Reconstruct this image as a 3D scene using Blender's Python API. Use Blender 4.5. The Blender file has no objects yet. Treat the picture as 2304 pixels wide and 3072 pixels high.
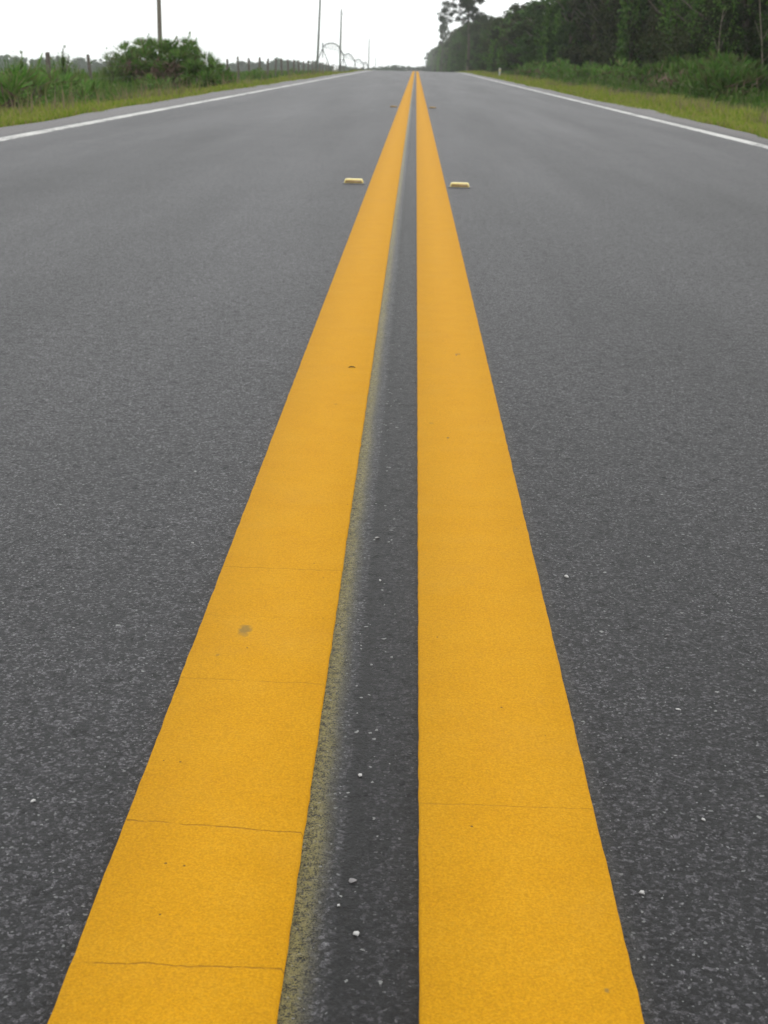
import bpy, math
import numpy as np
from mathutils import Matrix, Vector

S = bpy.context.scene
COL = S.collection
rad = math.radians

# ------------------------------------------------------------------ camera
CAM = (0.0274, 0.0, 0.6129)
PITCH, YAW, ROLL = 0.326, 0.0154, 0.0233
cd = bpy.data.cameras.new('camera')
cam = bpy.data.objects.new('camera', cd)
COL.objects.link(cam)
fwd0 = Vector((-math.sin(YAW), math.cos(YAW), 0)); right0 = Vector((math.cos(YAW), math.sin(YAW), 0)); up0 = Vector((0, 0, 1))
fwd = fwd0 * math.cos(PITCH) - up0 * math.sin(PITCH)
up = up0 * math.cos(PITCH) + fwd0 * math.sin(PITCH)
rt = right0 * math.cos(ROLL) + up * math.sin(ROLL)
up2 = up * math.cos(ROLL) - right0 * math.sin(ROLL)
m = Matrix((rt, up2, -fwd)).transposed().to_4x4()
m.translation = CAM
cam.matrix_world = m
cd.sensor_fit = 'VERTICAL'
cd.sensor_height = 5.76
cd.lens = 5.76 * 4000 / 3072
cd.clip_start = 0.02
cd.clip_end = 6000
cd.dof.use_dof = True
cd.dof.focus_distance = 1.5
cd.dof.aperture_fstop = 3.0
S.camera = cam

# ------------------------------------------------------------------ world, sun, exposure
SUN_EL, SUN_AZ = 58, 35            # azimuth from +Y towards +X
w = bpy.data.worlds.new("World"); S.world = w; w.use_nodes = True
nt = w.node_tree; nt.nodes.clear()
out = nt.nodes.new('ShaderNodeOutputWorld'); bg = nt.nodes.new('ShaderNodeBackground')
sky = nt.nodes.new('ShaderNodeTexSky'); sky.sky_type = 'NISHITA'; sky.sun_disc = False
sky.sun_elevation = rad(SUN_EL); sky.sun_rotation = rad(SUN_AZ)
sky.dust_density = 4.0; sky.air_density = 1.0; sky.ozone_density = 1.0
hs = nt.nodes.new('ShaderNodeHueSaturation'); hs.inputs['Saturation'].default_value = 0.10
tc = nt.nodes.new('ShaderNodeTexCoord'); mp = nt.nodes.new('ShaderNodeMapping')
mp.inputs['Rotation'].default_value = (rad(0.5), 0, 0)      # the road climbs half a degree: the true horizon lies lower
nt.links.new(tc.outputs['Generated'], mp.inputs['Vector']); nt.links.new(mp.outputs['Vector'], sky.inputs['Vector'])
nt.links.new(sky.outputs['Color'], hs.inputs['Color'])
mxs = nt.nodes.new('ShaderNodeMix'); mxs.data_type = 'RGBA'; mxs.inputs[0].default_value = 0.72      # an even white cloud sheet under the sky
mxs.inputs[7].default_value = (11.6, 11.9, 11.9, 1)
nt.links.new(hs.outputs['Color'], mxs.inputs[6]); nt.links.new(mxs.outputs[2], bg.inputs['Color'])
bg.inputs['Strength'].default_value = 0.15
nt.links.new(bg.outputs['Background'], out.inputs['Surface'])
sd = bpy.data.lights.new('sun', 'SUN'); sd.energy = 0.5; sd.angle = rad(40); sd.color = (1.0, 0.97, 0.92)
sun = bpy.data.objects.new('sun', sd); COL.objects.link(sun)
sun.rotation_euler = (rad(90 - SUN_EL), 0, rad(180 - SUN_AZ))
S.view_settings.view_transform = 'Standard'; S.view_settings.look = 'None'
S.view_settings.exposure = 0.0; S.view_settings.gamma = 1.0
S.cycles.max_bounces = 6; S.cycles.transparent_max_bounces = 8
S.cycles.diffuse_bounces = 3; S.cycles.glossy_bounces = 2; S.cycles.transmission_bounces = 3
S.cycles.volume_bounces = 2

# ------------------------------------------------------------------ terrain
def zr(Y):
    Y = np.asarray(Y, float)
    k = 0.000276
    a = np.where(Y < 85, 0.0, -0.5 * k * (np.clip(Y, 85, 128) - 85) ** 2)
    a = a - 0.01187 * (np.clip(Y, 128, 300) - 128) - 0.003 * np.maximum(Y - 300, 0)
    return a
def terrain(X, Y):
    X = np.asarray(X, float); Y = np.asarray(Y, float)
    L = np.interp(-X, [0, 3.45, 3.65, 4.2, 6, 8, 10, 15, 40, 150, 430], [-.06, -.06, -.03, -.1, -.42, -.6, -.62, -.8, -1.5, -3, -5])
    L = L - np.clip((Y - 150) * .006, 0, 1.2) * np.clip((-X - 5) / 3, 0, 1)
    Rr = np.interp(X, [0, 3.4, 3.55, 4.2, 6, 9, 12, 30, 400], [-.06, -.06, -.03, -.1, -.3, -.4, -.4, -.4, -.6])
    return zr(Y) + np.where(X < 0, L, Rr)

# ------------------------------------------------------------------ mesh helpers
def mesh(name, V, F, mat, parent=None, smooth=False):
    """V (n,3); F list of (k,m) index arrays of m-gons -> ONE mesh object"""
    V = np.ascontiguousarray(V, dtype=np.float32)
    me = bpy.data.meshes.new(name)
    me.vertices.add(len(V)); me.vertices.foreach_set('co', V.ravel())
    loops = np.concatenate([np.asarray(f, np.int32).ravel() for f in F if len(f)])
    tot = np.concatenate([np.full(len(f), np.asarray(f).shape[1], np.int32) for f in F if len(f)])
    st = np.concatenate([[0], np.cumsum(tot)[:-1]]).astype(np.int32)
    me.loops.add(len(loops)); me.loops.foreach_set('vertex_index', loops)
    me.polygons.add(len(tot)); me.polygons.foreach_set('loop_start', st); me.polygons.foreach_set('loop_total', tot)
    if smooth: me.polygons.foreach_set('use_smooth', np.ones(len(tot), bool))
    me.update(calc_edges=True); me.validate()
    me.materials.append(mat)
    o = bpy.data.objects.new(name, me); COL.objects.link(o)
    if parent: o.parent = parent
    return o
class MB:
    def __init__(s): s.V = []; s.Q = []; s.T = []; s.N = []; s.n = 0
    def add(s, V, Q=None, T=None, N=None):
        V = np.asarray(V, float).reshape(-1, 3)
        if Q is not None and len(Q): s.Q.append(np.asarray(Q) + s.n)
        if T is not None and len(T): s.T.append(np.asarray(T) + s.n)
        if N is not None: s.N += [[np.asarray(x) + s.n] for x in N]
        s.V.append(V); s.n += len(V)
    def tube(s, pts, r, k=8, cap=True):
        pts = np.asarray(pts, float); r = np.broadcast_to(np.asarray(r, float), len(pts))
        t = np.gradient(pts, axis=0); t /= np.linalg.norm(t, axis=1)[:, None] + 1e-9
        ref = np.array([0, 0, 1.]) if abs(t[0, 2]) < .9 else np.array([1., 0, 0])
        a = np.cross(t, ref); a /= np.linalg.norm(a, axis=1)[:, None]; b = np.cross(t, a)
        th = np.arange(k) * 2 * np.pi / k
        V = pts[:, None] + r[:, None, None] * (np.cos(th)[None, :, None] * a[:, None] + np.sin(th)[None, :, None] * b[:, None])
        n = len(pts); i = np.arange(n - 1)[:, None] * k; j = np.arange(k)[None]; j2 = (j + 1) % k
        Q = np.stack([i + j, i + j2, i + k + j2, i + k + j], -1).reshape(-1, 4)
        s.add(V.reshape(-1, 3), Q, None, [np.arange(k)[::-1], np.arange(k) + (n - 1) * k] if cap else None)
    def box(s, c, d, rz=0):
        c = np.asarray(c, float); d = np.asarray(d, float) / 2
        v = np.array([[x, y, z] for z in (-1, 1) for y in (-1, 1) for x in (-1, 1)], float) * d
        R = np.array([[math.cos(rz), -math.sin(rz), 0], [math.sin(rz), math.cos(rz), 0], [0, 0, 1]])
        s.add(v @ R.T + c, [[0, 2, 3, 1], [4, 5, 7, 6], [0, 1, 5, 4], [2, 6, 7, 3], [0, 4, 6, 2], [1, 3, 7, 5]])
    def leaves(s, c, size, rng, asp=.5, dirs=None, jit=1.0):
        c = np.asarray(c, float); n = len(c)
        d = rng.normal(size=(n, 3)) * jit
        if dirs is not None: d = d + dirs
        d /= np.linalg.norm(d, axis=1)[:, None] + 1e-9
        w_ = np.cross(d, rng.normal(size=(n, 3))); w_ /= np.linalg.norm(w_, axis=1)[:, None] + 1e-9
        sz = np.broadcast_to(size, n)[:, None]
        V = np.stack([c - d * sz * .5, c + w_ * sz * asp * .5, c + d * sz * .5, c - w_ * sz * asp * .5], 1)
        s.add(V.reshape(-1, 3), np.arange(4 * n).reshape(n, 4))
    def blades(s, x, y, z, h, wd, rng, lean=.35):
        n = len(x); az = rng.uniform(0, 6.283, n); fx = rng.uniform(0, 6.283, n)
        lx = np.cos(az) * lean * h * rng.uniform(.1, 1, n); ly = np.sin(az) * lean * h * rng.uniform(.1, 1, n)
        wx = np.cos(fx) * wd * .5; wy = np.sin(fx) * wd * .5
        b = np.stack([x, y, z], -1); W_ = np.stack([wx, wy, 0 * wx], -1)
        mid = b + np.stack([lx * .35, ly * .35, h * .55], -1); tip = b + np.stack([lx, ly, h * (1 - .1 * lean)], -1)
        V = np.stack([b - W_, b + W_, mid + W_ * .75, mid - W_ * .75, tip], 1).reshape(-1, 3)
        i = np.arange(n)[:, None] * 5
        s.add(V, i + np.array([[0, 1, 2, 3]]), i + np.array([[3, 2, 4]]))
    def build(s, name, mat, parent=None, smooth=False):
        return mesh(name, np.concatenate(s.V), s.Q + s.T + s.N, mat, parent, smooth)
def tag(o, label=None, cat=None, group=None, kind=None):
    for k, v in (('label', label), ('category', cat), ('group', group), ('kind', kind)):
        if v: o[k] = v
    return o
def empty(name, loc, rz=0):
    o = bpy.data.objects.new(name, None); COL.objects.link(o); o.location = loc; o.rotation_euler = (0, 0, rz); o.empty_display_size = .2
    return o
def dup(root, loc=None, rz=None, scale=None, label=None, group=None):
    r = root.copy(); COL.objects.link(r)
    for ch in root.children:
        c = ch.copy(); COL.objects.link(c); c.parent = r
        for g in ch.children:
            d = g.copy(); COL.objects.link(d); d.parent = c
    if loc is not None: r.location = loc
    if rz is not None: r.rotation_euler = (r.rotation_euler[0], r.rotation_euler[1], rz)
    if scale is not None: r.scale = scale
    if label: r['label'] = label
    if group: r['group'] = group
    return r

# ------------------------------------------------------------------ material helpers
class NM:
    def __init__(s, name):
        s.m = bpy.data.materials.new(name); s.m.use_nodes = True; s.t = s.m.node_tree
        s.b = s.t.nodes['Principled BSDF']; s.o = s.t.nodes['Material Output']
    def n(s, typ, **kw):
        x = s.t.nodes.new('ShaderNode' + typ)
        for k, v in kw.items(): setattr(x, k, v)
        return x
    def l(s, a, b): s.t.links.new(a, b)
    def math(s, op, a, b=None, c=None, clamp=False):
        x = s.n('Math', operation=op, use_clamp=clamp)
        for i, v in enumerate((a, b, c)):
            if v is None: continue
            if isinstance(v, (int, float)): x.inputs[i].default_value = v
            else: s.l(v, x.inputs[i])
        return x.outputs[0]
    def noise(s, vec, scale, detail=2, rough=.5):
        x = s.n('TexNoise'); x.inputs['Scale'].default_value = scale; x.inputs['Detail'].default_value = detail; x.inputs['Roughness'].default_value = rough
        s.l(vec, x.inputs['Vector']); return x.outputs['Fac']
    def voro(s, vec, scale, feat='F1'):
        x = s.n('TexVoronoi', feature=feat); x.inputs['Scale'].default_value = scale; s.l(vec, x.inputs['Vector']); return x
    def ramp(s, fac, stops, interp='LINEAR'):
        x = s.n('ValToRGB'); e = x.color_ramp.elements; x.color_ramp.interpolation = interp
        while len(e) < len(stops): e.new(.5)
        for i, (p, c) in enumerate(stops):
            e[i].position = p; e[i].color = (*c, 1) if len(c) == 3 else c
        s.l(fac, x.inputs['Fac']); return x.outputs['Color']
    def g(s, fac, p):   # grey ramp
        return s.ramp(fac, [(a, (b, b, b)) for a, b in p])
    def mix(s, fac, a, b, mode='MIX'):
        x = s.n('Mix', data_type='RGBA', blend_type=mode)
        for i, v in ((0, fac), (6, a), (7, b)):
            if isinstance(v, (int, float)): x.inputs[i].default_value = v
            elif isinstance(v, tuple): x.inputs[i].default_value = (*v, 1)
            else: s.l(v, x.inputs[i])
        return x.outputs[2]
    def rng(s, v, a, b, c=0., d=1.):
        x = s.n('MapRange'); s.l(v, x.inputs['Value'])
        for k, q in (('From Min', a), ('From Max', b), ('To Min', c), ('To Max', d)): x.inputs[k].default_value = q
        return x.outputs['Result']
    def coord(s):
        c = s.n('TexCoord').outputs['Object']; sp = s.n('SeparateXYZ'); s.l(c, sp.inputs[0]); return c, sp.outputs[0], sp.outputs[1], sp.outputs[2]
    def bump(s, h, strength, dist):
        x = s.n('Bump'); x.inputs['Strength'].default_value = strength; x.inputs['Distance'].default_value = dist
        s.l(h, x.inputs['Height']); s.l(x.outputs['Normal'], s.b.inputs['Normal'])
    def set(s, **kw):
        for k, v in kw.items():
            k = k.replace('_', ' ')
            if isinstance(v, (int, float)): s.b.inputs[k].default_value = v
            elif isinstance(v, tuple): s.b.inputs[k].default_value = (*v, 1)
            else: s.l(v, s.b.inputs[k])

def grain(M, c):
    v = M.voro(c, 330); fine = M.noise(c, 600, 5, .85); mid = M.noise(c, 150, 5, .75)
    dist = M.math('SUBTRACT', 1.0, v.outputs['Distance'])
    h = M.math('ADD', M.math('MULTIPLY', dist, .22), M.math('ADD', M.math('MULTIPLY', fine, .55), M.math('MULTIPLY', mid, .95)))
    return h, v, fine, mid

# asphalt
def asphalt():
    M = NM('asphalt'); c, X, Y, Z = M.coord()
    h, v, fine, mid = grain(M, c)
    cell = M.n('SeparateColor'); M.l(v.outputs['Color'], cell.inputs[0])
    base = M.ramp(M.math('ADD', M.math('MULTIPLY', cell.outputs[0], .28), M.math('MULTIPLY', fine, .72)),
                  [(.35, (.0008, .0008, .0008)), (.47, (.0085, .0078, .0090)), (.565, (.025, .0235, .0262)), (.69, (.16, .154, .163))])
    base = M.mix(1.0, base, M.g(mid, [(.36, .12), (.47, .8), (.6, 1.35)]), 'MULTIPLY')
    coarse = M.noise(c, 42, 8, .88)
    base = M.mix(1.0, base, M.ramp(coarse, [(.35, (.16, .157, .162)), (.455, (.94, .925, .95)), (.62, (1.42, 1.40, 1.43))]), 'MULTIPLY')
    blot = M.noise(c, 2.2, 4, .6)
    base = M.mix(1.0, base, M.g(blot, [(.3, .82), (.7, 1.15)]), 'MULTIPLY')
    # lengthways wear: paler wheel paths
    stretch = M.n('Mapping'); stretch.inputs['Scale'].default_value = (1.5, .10, 1); M.l(c, stretch.inputs['Vector'])
    streak = M.noise(stretch.outputs['Vector'], 1.0, 4, .6)
    base = M.mix(1.0, base, M.g(streak, [(.32, .78), (.68, 1.22)]), 'MULTIPLY')
    # pale stone chips
    nz = M.n('TexNoise'); nz.inputs['Scale'].default_value = 150; M.l(c, nz.inputs['Vector'])
    va = M.n('VectorMath', operation='MULTIPLY_ADD'); va.inputs[1].default_value = (.008,) * 3; M.l(nz.outputs['Color'], va.inputs[0]); M.l(c, va.inputs[2]); cdist = va.outputs[0]
    for sc, th, r_, col in ((95, .988, .20, (.30, .30, .29)), (210, .955, .30, (.20, .20, .20)), (330, .95, .32, (.24, .24, .24))):
        vv = M.voro(cdist, sc); ss = M.n('SeparateColor'); M.l(vv.outputs['Color'], ss.inputs[0])
        mk = M.math('MULTIPLY', M.math('GREATER_THAN', ss.outputs[1], th), M.math('LESS_THAN', vv.outputs['Distance'], r_))
        base = M.mix(mk, base, col)
    # the old yellow over-spray beside the left stripe, its grey fringe and the tar seam
    wob = M.math('ADD', M.math('MULTIPLY', M.math('SUBTRACT', M.noise(c, 9, 3, .6), .5), .012), M.math('MULTIPLY', M.math('SUBTRACT', mid, .5), .022))
    Xw = M.math('ADD', X, wob)
    inside = M.math('MULTIPLY', M.math('GREATER_THAN', X, -.07), M.math('LESS_THAN', X, .06))
    u = M.rng(Xw, -.05, .05)
    spray = M.ramp(u, [(.0, (1, 1, 1)), (.13, (.9, .9, .9)), (.21, (.22, .22, .22)), (.28, (0, 0, 0))])
    pits = M.g(M.math('ADD', M.math('MULTIPLY', fine, .6), M.math('MULTIPLY', mid, .4)), [(.46, .0), (.535, 1.0)])
    sp = M.math('MULTIPLY', M.math('MULTIPLY', spray, pits), M.math('MULTIPLY', inside, .8))
    fr = M.math('MULTIPLY', M.ramp(u, [(.05, (.2, .2, .2)), (.18, (1, 1, 1)), (.27, (.6, .6, .6)), (.36, (0, 0, 0))]), M.math('MULTIPLY', inside, .55))
    base = M.mix(M.math('MULTIPLY', fr, pits), base, (.11, .11, .105))
    base = M.mix(sp, base, (.34, .285, .085))
    tar = M.math('MULTIPLY', M.ramp(u, [(.32, (0, 0, 0)), (.38, (1, 1, 1)), (.45, (.8, .8, .8)), (.58, (0, 0, 0))]), M.math('MULTIPLY', inside, .72))
    base = M.mix(tar, base, (.007, .007, .0075))
    groove = M.math('MULTIPLY', M.math('GREATER_THAN', X, -.014), M.math('LESS_THAN', X, .05))
    base = M.mix(groove, base, (.5, .49, .5), 'MULTIPLY')
    # pale chips gathered along the tar seam
    vv = M.voro(cdist, 150); ss = M.n('SeparateColor'); M.l(vv.outputs['Color'], ss.inputs[0])
    seam = M.math('MULTIPLY', M.math('GREATER_THAN', X, -.018), M.math('LESS_THAN', X, .022))
    ms = M.math('MULTIPLY', M.math('MULTIPLY', M.math('GREATER_THAN', ss.outputs[1], .93), M.math('LESS_THAN', vv.outputs['Distance'], .27)), seam)
    base = M.mix(ms, base, (.26, .26, .25))
    # thin grey fringe along the right stripe
    e = M.math('MULTIPLY', M.math('GREATER_THAN', X, .195), M.rng(Xw, .214, .202))
    base = M.mix(M.math('MULTIPLY', M.math('MULTIPLY', e, pits), .6), base, (.11, .11, .105))
    # dusty shoulder outside the white lines
    ax = M.math('ABSOLUTE', X)
    sh = M.math('MULTIPLY', M.rng(ax, 3.05, 3.25), .55)
    base = M.mix(sh, base, (.12, .105, .102))
    M.set(Base_Color=base, Roughness=M.math('ADD', M.g(fine, [(.3, .42), (.7, .60)]), M.math('ADD', M.g(streak, [(.32, .06), (.68, 0.)]), M.g(coarse, [(.36, .2), (.48, 0.)]))), Specular_IOR_Level=.42)
    gv = M.math('MULTIPLY', M.ramp(u, [(.02, (1, 1, 1)), (.30, (.85, .85, .85)), (.40, (.0, .0, .0)), (.62, (.25, .25, .25)), (.95, (.55, .55, .55))]), M.math('MULTIPLY', inside, 1.6))
    h = M.math('ADD', h, gv)
    M.bump(h, 1.0, .0042)
    return M.m

def crackmask(M, c, X, Y, lines, wob=.009, wd=.0013):
    acc = None
    wg = M.math('MULTIPLY', M.math('SUBTRACT', M.noise(c, 45, 4, .6), .5), wob)
    gap = M.g(M.noise(c, 60, 3, .6), [(.36, .25), (.46, 1.0)])
    for a, b, amp in lines:
        d = M.math('ABSOLUTE', M.math('SUBTRACT', M.math('ADD', Y, wg), M.math('ADD', M.math('MULTIPLY', X, b), a)))
        k = M.math('MULTIPLY', M.math('SUBTRACT', 1.0, M.math('DIVIDE', d, wd, clamp=True)), amp, clamp=True)
        acc = k if acc is None else M.math('MAXIMUM', acc, k)
    return M.math('MULTIPLY', acc, gap)
def spot(M, c, X, Y, x, y, rx, ry):
    n = M.math('MULTIPLY', M.math('SUBTRACT', M.noise(c, 110, 3, .6), .5), 1.5)
    dx = M.math('DIVIDE', M.math('SUBTRACT', X, x), rx); dy = M.math('DIVIDE', M.math('SUBTRACT', Y, y), ry)
    d = M.math('ADD', M.math('SQRT', M.math('ADD', M.math('MULTIPLY', dx, dx), M.math('MULTIPLY', dy, dy))), n)
    return M.rng(d, 1.1, .6)

def yellow(name, lines, spots):
    M = NM(name); c, X, Y, Z = M.coord()
    h, v, fine, mid = grain(M, c)
    n1 = M.noise(c, 240, 5, .75); n2 = M.noise(c, 14, 3, .6); n3 = M.noise(c, 520, 2, .6)
    base = M.ramp(M.math('ADD', M.math('MULTIPLY', n1, .72), M.math('MULTIPLY', n2, .28)),
                  [(.32, (.425, .192, .003)), (.5, (.470, .225, .003)), (.68, (.495, .252, .012))])
    base = M.mix(1.0, base, M.g(n3, [(.3, .80), (.7, 1.12)]), 'MULTIPLY')
    dirt = M.math('MULTIPLY', M.g(M.noise(c, 5, 5, .7), [(.52, 0.), (.75, 1.)]), .12)
    base = M.mix(dirt, base, (.36, .21, .05))
    pin = M.voro(c, 130); pc = M.n('SeparateColor'); M.l(pin.outputs['Color'], pc.inputs[0])
    pm = M.math('MULTIPLY', M.math('GREATER_THAN', pc.outputs[0], .993), M.math('LESS_THAN', pin.outputs['Distance'], .16))
    base = M.mix(M.math('MULTIPLY', pm, .8), base, (.08, .05, .02))
    ck = crackmask(M, c, X, Y, lines)
    base = M.mix(M.math('MULTIPLY', ck, .85), base, (.16, .075, .008))
    for s in spots:
        base = M.mix(M.math('MULTIPLY', spot(M, c, X, Y, *s[:4]), s[4]), base, (.17, .12, .04))
    M.set(Base_Color=base, Roughness=M.g(n1, [(.3, .68), (.7, .8)]), Specular_IOR_Level=.1)
    hh = M.math('SUBTRACT', M.math('ADD', h, M.math('MULTIPLY', n1, .6)), M.math('MULTIPLY', ck, 1.2))
    M.bump(hh, .3, .0014)
    return M.m
MAT_ASPH = asphalt()
MAT_YL = yellow('left_yellow_paint', [(1.563, -.02, .75), (1.240, -.033, .6), (.9575, -.08, 1.0), (.787, 0, .9), (1.41, -.01, .25)],
                [(-.147, 1.372, .0075, .016, .75), (-.168, 1.305, .003, .004, .5), (-.105, 2.42, .004, .006, .35)])
MAT_YR = yellow('right_yellow_paint', [(1.0165, -.015, .55), (1.86, .01, .2)], [(.10, 2.206, .0028, .0045, .95), (.073, 2.30, .004, .006, .35), (.178, .775, .0025, .003, .7)])

def white_paint():
    M = NM('white_paint'); c, X, Y, Z = M.coord()
    n = M.noise(c, 40, 5, .65); n2 = M.noise(c, 3, 4, .6)
    base = M.ramp(n, [(.3, (.34, .33, .315)), (.5, (.49, .48, .46)), (.7, (.56, .55, .53))])
    base = M.mix(M.math('MULTIPLY', M.g(n2, [(.5, 0.), (.8, 1.)]), .3), base, (.3, .29, .28))
    chip = M.g(M.math('ADD', M.math('MULTIPLY', M.noise(c, 22, 6, .75), .7), M.math('MULTIPLY', M.noise(c, 1.1, 3, .6), .3)), [(.50, 0.), (.57, .85)])
    base = M.mix(chip, base, (.07, .068, .068))
    M.set(Base_Color=base, Roughness=.65); M.bump(n, .4, .003); return M.m
MAT_WHITE = white_paint()

def leafmat(name, cols, trans=.22, spec=.1, rough=.6, objvar=.35):
    M = NM(name)
    geo = M.n('NewGeometry'); oi = M.n('ObjectInfo')
    r_ = geo.outputs['Random Per Island']
    base = M.ramp(r_, [(i / (len(cols) - 1), c) for i, c in enumerate(cols)])
    base = M.mix(1.0, base, M.g(oi.outputs['Random'], [(0, 1 - objvar), (1, 1 + objvar)]), 'MULTIPLY')
    M.set(Base_Color=base, Roughness=rough, Specular_IOR_Level=spec)
    tr = M.n('BsdfTranslucent'); M.l(base, tr.inputs['Color'])
    mx = M.n('MixShader'); mx.inputs[0].default_value = trans
    M.l(M.b.outputs[0], mx.inputs[1]); M.l(tr.outputs[0], mx.inputs[2]); M.l(mx.outputs[0], M.o.inputs['Surface'])
    return M.m
L_WOOD = leafmat('wood_leaves', [(.009, .017, .006), (.018, .032, .009), (.028, .046, .013), (.042, .060, .020), (.045, .038, .024)])
L_MID = leafmat('mid_green_leaves', [(.014, .038, .007), (.028, .066, .012), (.046, .095, .018), (.060, .105, .027)], objvar=.45)
L_OLIVE = leafmat('olive_leaves', [(.014, .022, .008), (.028, .042, .013), (.046, .062, .020), (.06, .07, .03), (.05, .04, .026)], objvar=.45)
L_VINE = leafmat('vine_leaves', [(.026, .068, .010), (.048, .112, .016), (.075, .145, .024), (.085, .13, .036)], objvar=.5)
L_PINE = leafmat('pine_needles', [(.020, .038, .016), (.035, .058, .022), (.05, .07, .030)], .1)
L_SHRUB = leafmat('shrub_leaves', [(.045, .115, .018), (.080, .18, .030), (.115, .225, .042), (.14, .18, .06), (.10, .075, .045)])
L_PALE = leafmat('pale_shrub_leaves', [(.06, .11, .03), (.10, .16, .045), (.13, .18, .065), (.14, .14, .08)])
L_DEAD = leafmat('dead_fronds', [(.09, .06, .045), (.14, .095, .075), (.18, .13, .10)])
L_FAR = leafmat('far_leaves', [(.018, .050, .022), (.030, .070, .030), (.042, .08, .036)])
G_VERGE = leafmat('verge_grass_blades', [(.09, .15, .016), (.14, .20, .022), (.19, .23, .032), (.24, .23, .06), (.20, .16, .085)], .3, .1)
G_GREEN = leafmat('weed_leaves', [(.045, .115, .018), (.080, .17, .028), (.12, .215, .038), (.16, .21, .06), (.15, .14, .08)], .3, .1)
G_TAN = leafmat('seed_heads', [(.17, .15, .07), (.23, .19, .10), (.27, .205, .15)], .25, .1)

def plain(name, col, rough=.7, nscale=20, var=.35, bump=.3, bd=.005, spec=.4, metal=0., stretch=None):
    M = NM(name); c, X, Y, Z = M.coord()
    if stretch:
        mp_ = M.n('Mapping'); mp_.inputs['Scale'].default_value = stretch; M.l(c, mp_.inputs['Vector']); c = mp_.outputs['Vector']
    n = M.noise(c, nscale, 5, .6)
    lo = tuple(x * (1 - var) for x in col); hi = tuple(min(1, x * (1 + var)) for x in col)
    M.set(Base_Color=M.ramp(n, [(.3, lo), (.7, hi)]), Roughness=rough, Specular_IOR_Level=spec, Metallic=metal)
    if bump: M.bump(n, bump, bd)
    return M.m
BARK = plain('bark', (.10, .085, .068), .9, 12, .5, .6, .02, .2, stretch=(3, 3, .5))
BARK_PALE = plain('pale_bark', (.24, .20, .16), .9, 14, .4, .6, .02, .2, stretch=(3, 3, .5))
POST = plain('weathered_post', (.13, .11, .095), .9, 25, .45, .6, .01, .2, stretch=(4, 4, .4))
POLE_BROWN = plain('pole_wood', (.17, .15, .125), .85, 10, .3, .5, .01, .2, stretch=(5, 5, .3))
POLE_GREEN = plain('treated_pole_wood', (.10, .12, .10), .85, 10, .3, .5, .01, .2, stretch=(5, 5, .3))
STEEL = plain('galvanised_steel', (.10, .115, .115), .6, 8, .25, 0, spec=.5, metal=.2)
RUBBER = plain('tyre_rubber', (.03, .03, .03), .85, 20, .2)
PLASTIC = plain('marker_post_plastic', (.42, .42, .40), .5, 9, .12, 0)
RPM_BODY = plain('marker_shell', (.56, .44, .11), .35, 60, .15, .1, .001, .5)
RPM_LENS = plain('amber_lens', (.17, .095, .012), .3, 60, .3, .3, .001, .6)
RPM_PAD = plain('bitumen_pad', (.09, .09, .093), .6, 40, .4, .4, .002, .5)
STONE = plain('pale_stone', (.42, .41, .40), .6, 220, .2, .3, .001)
STONE_G = plain('grey_stone', (.17, .16, .16), .7, 220, .25, .3, .001)
TWIG = plain('dark_twig', (.05, .04, .02), .9, 300, .3, .2, .001)
def ground_mat():
    M = NM('soil_and_grass'); c, X, Y, Z = M.coord()
    n = M.noise(c, 1.2, 6, .65); n2 = M.noise(c, 14, 4, .6)
    b = M.ramp(n, [(.3, (.055, .075, .02)), (.5, (.10, .12, .03)), (.7, (.14, .12, .06))])
    b = M.mix(1.0, b, M.g(n2, [(.3, .7), (.7, 1.2)]), 'MULTIPLY')
    M.set(Base_Color=b, Roughness=.95, Specular_IOR_Level=.1); M.bump(n2, .6, .05); return M.m
MAT_GROUND = ground_mat()

# ------------------------------------------------------------------ setting: ground, road and its painted lines
xs = np.unique(np.concatenate([np.linspace(-430, -40, 14), np.linspace(-40, -10, 9), np.linspace(-10, -3, 22), [-3.45, -3.65, 3.4, 3.55],
                               np.linspace(-3, 3, 3), np.linspace(3, 12, 25), np.linspace(12, 40, 8), np.linspace(40, 400, 8)]))
ysg = np.unique(np.concatenate([np.linspace(-30, 85, 40), np.linspace(85, 130, 24), np.linspace(130, 420, 40), np.linspace(420, 1500, 30)]))
def grid(xs, ys, zf):
    GX, GY = np.meshgrid(xs, ys); V = np.stack([GX, GY, zf(GX, GY)], -1).reshape(-1, 3)
    nx, ny = len(xs), len(ys); i = (np.arange(ny - 1)[:, None] * nx + np.arange(nx - 1)[None]).ravel()
    return V, np.stack([i, i + 1, i + nx + 1, i + nx], -1)
V, Q = grid(xs, ysg, terrain)
tag(mesh('ground', V, [Q], MAT_GROUND, smooth=True), kind='structure')

rg = np.random.default_rng(5)
ysr = np.unique(np.concatenate([np.linspace(-29, 60, 120), np.linspace(60, 85, 20), np.linspace(85, 130, 30), np.linspace(130, 420, 60), np.linspace(420, 1490, 40)]))
xr = np.array([-3.62, -3.3, -1.5, 0, 1.5, 3.3, 3.5])
V, Q = grid(xr, ysr, lambda X, Y: zr(Y))
nx = len(xr)
for col_, sgn in ((0, -1), (nx - 1, 1)):
    V[col_::nx, 0] += np.convolve(rg.normal(0, .12, len(ysr) + 4), np.ones(5) / 5, 'valid')
road = mesh('road', V, [Q], MAT_ASPH, smooth=True); tag(road, kind='structure')

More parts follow.
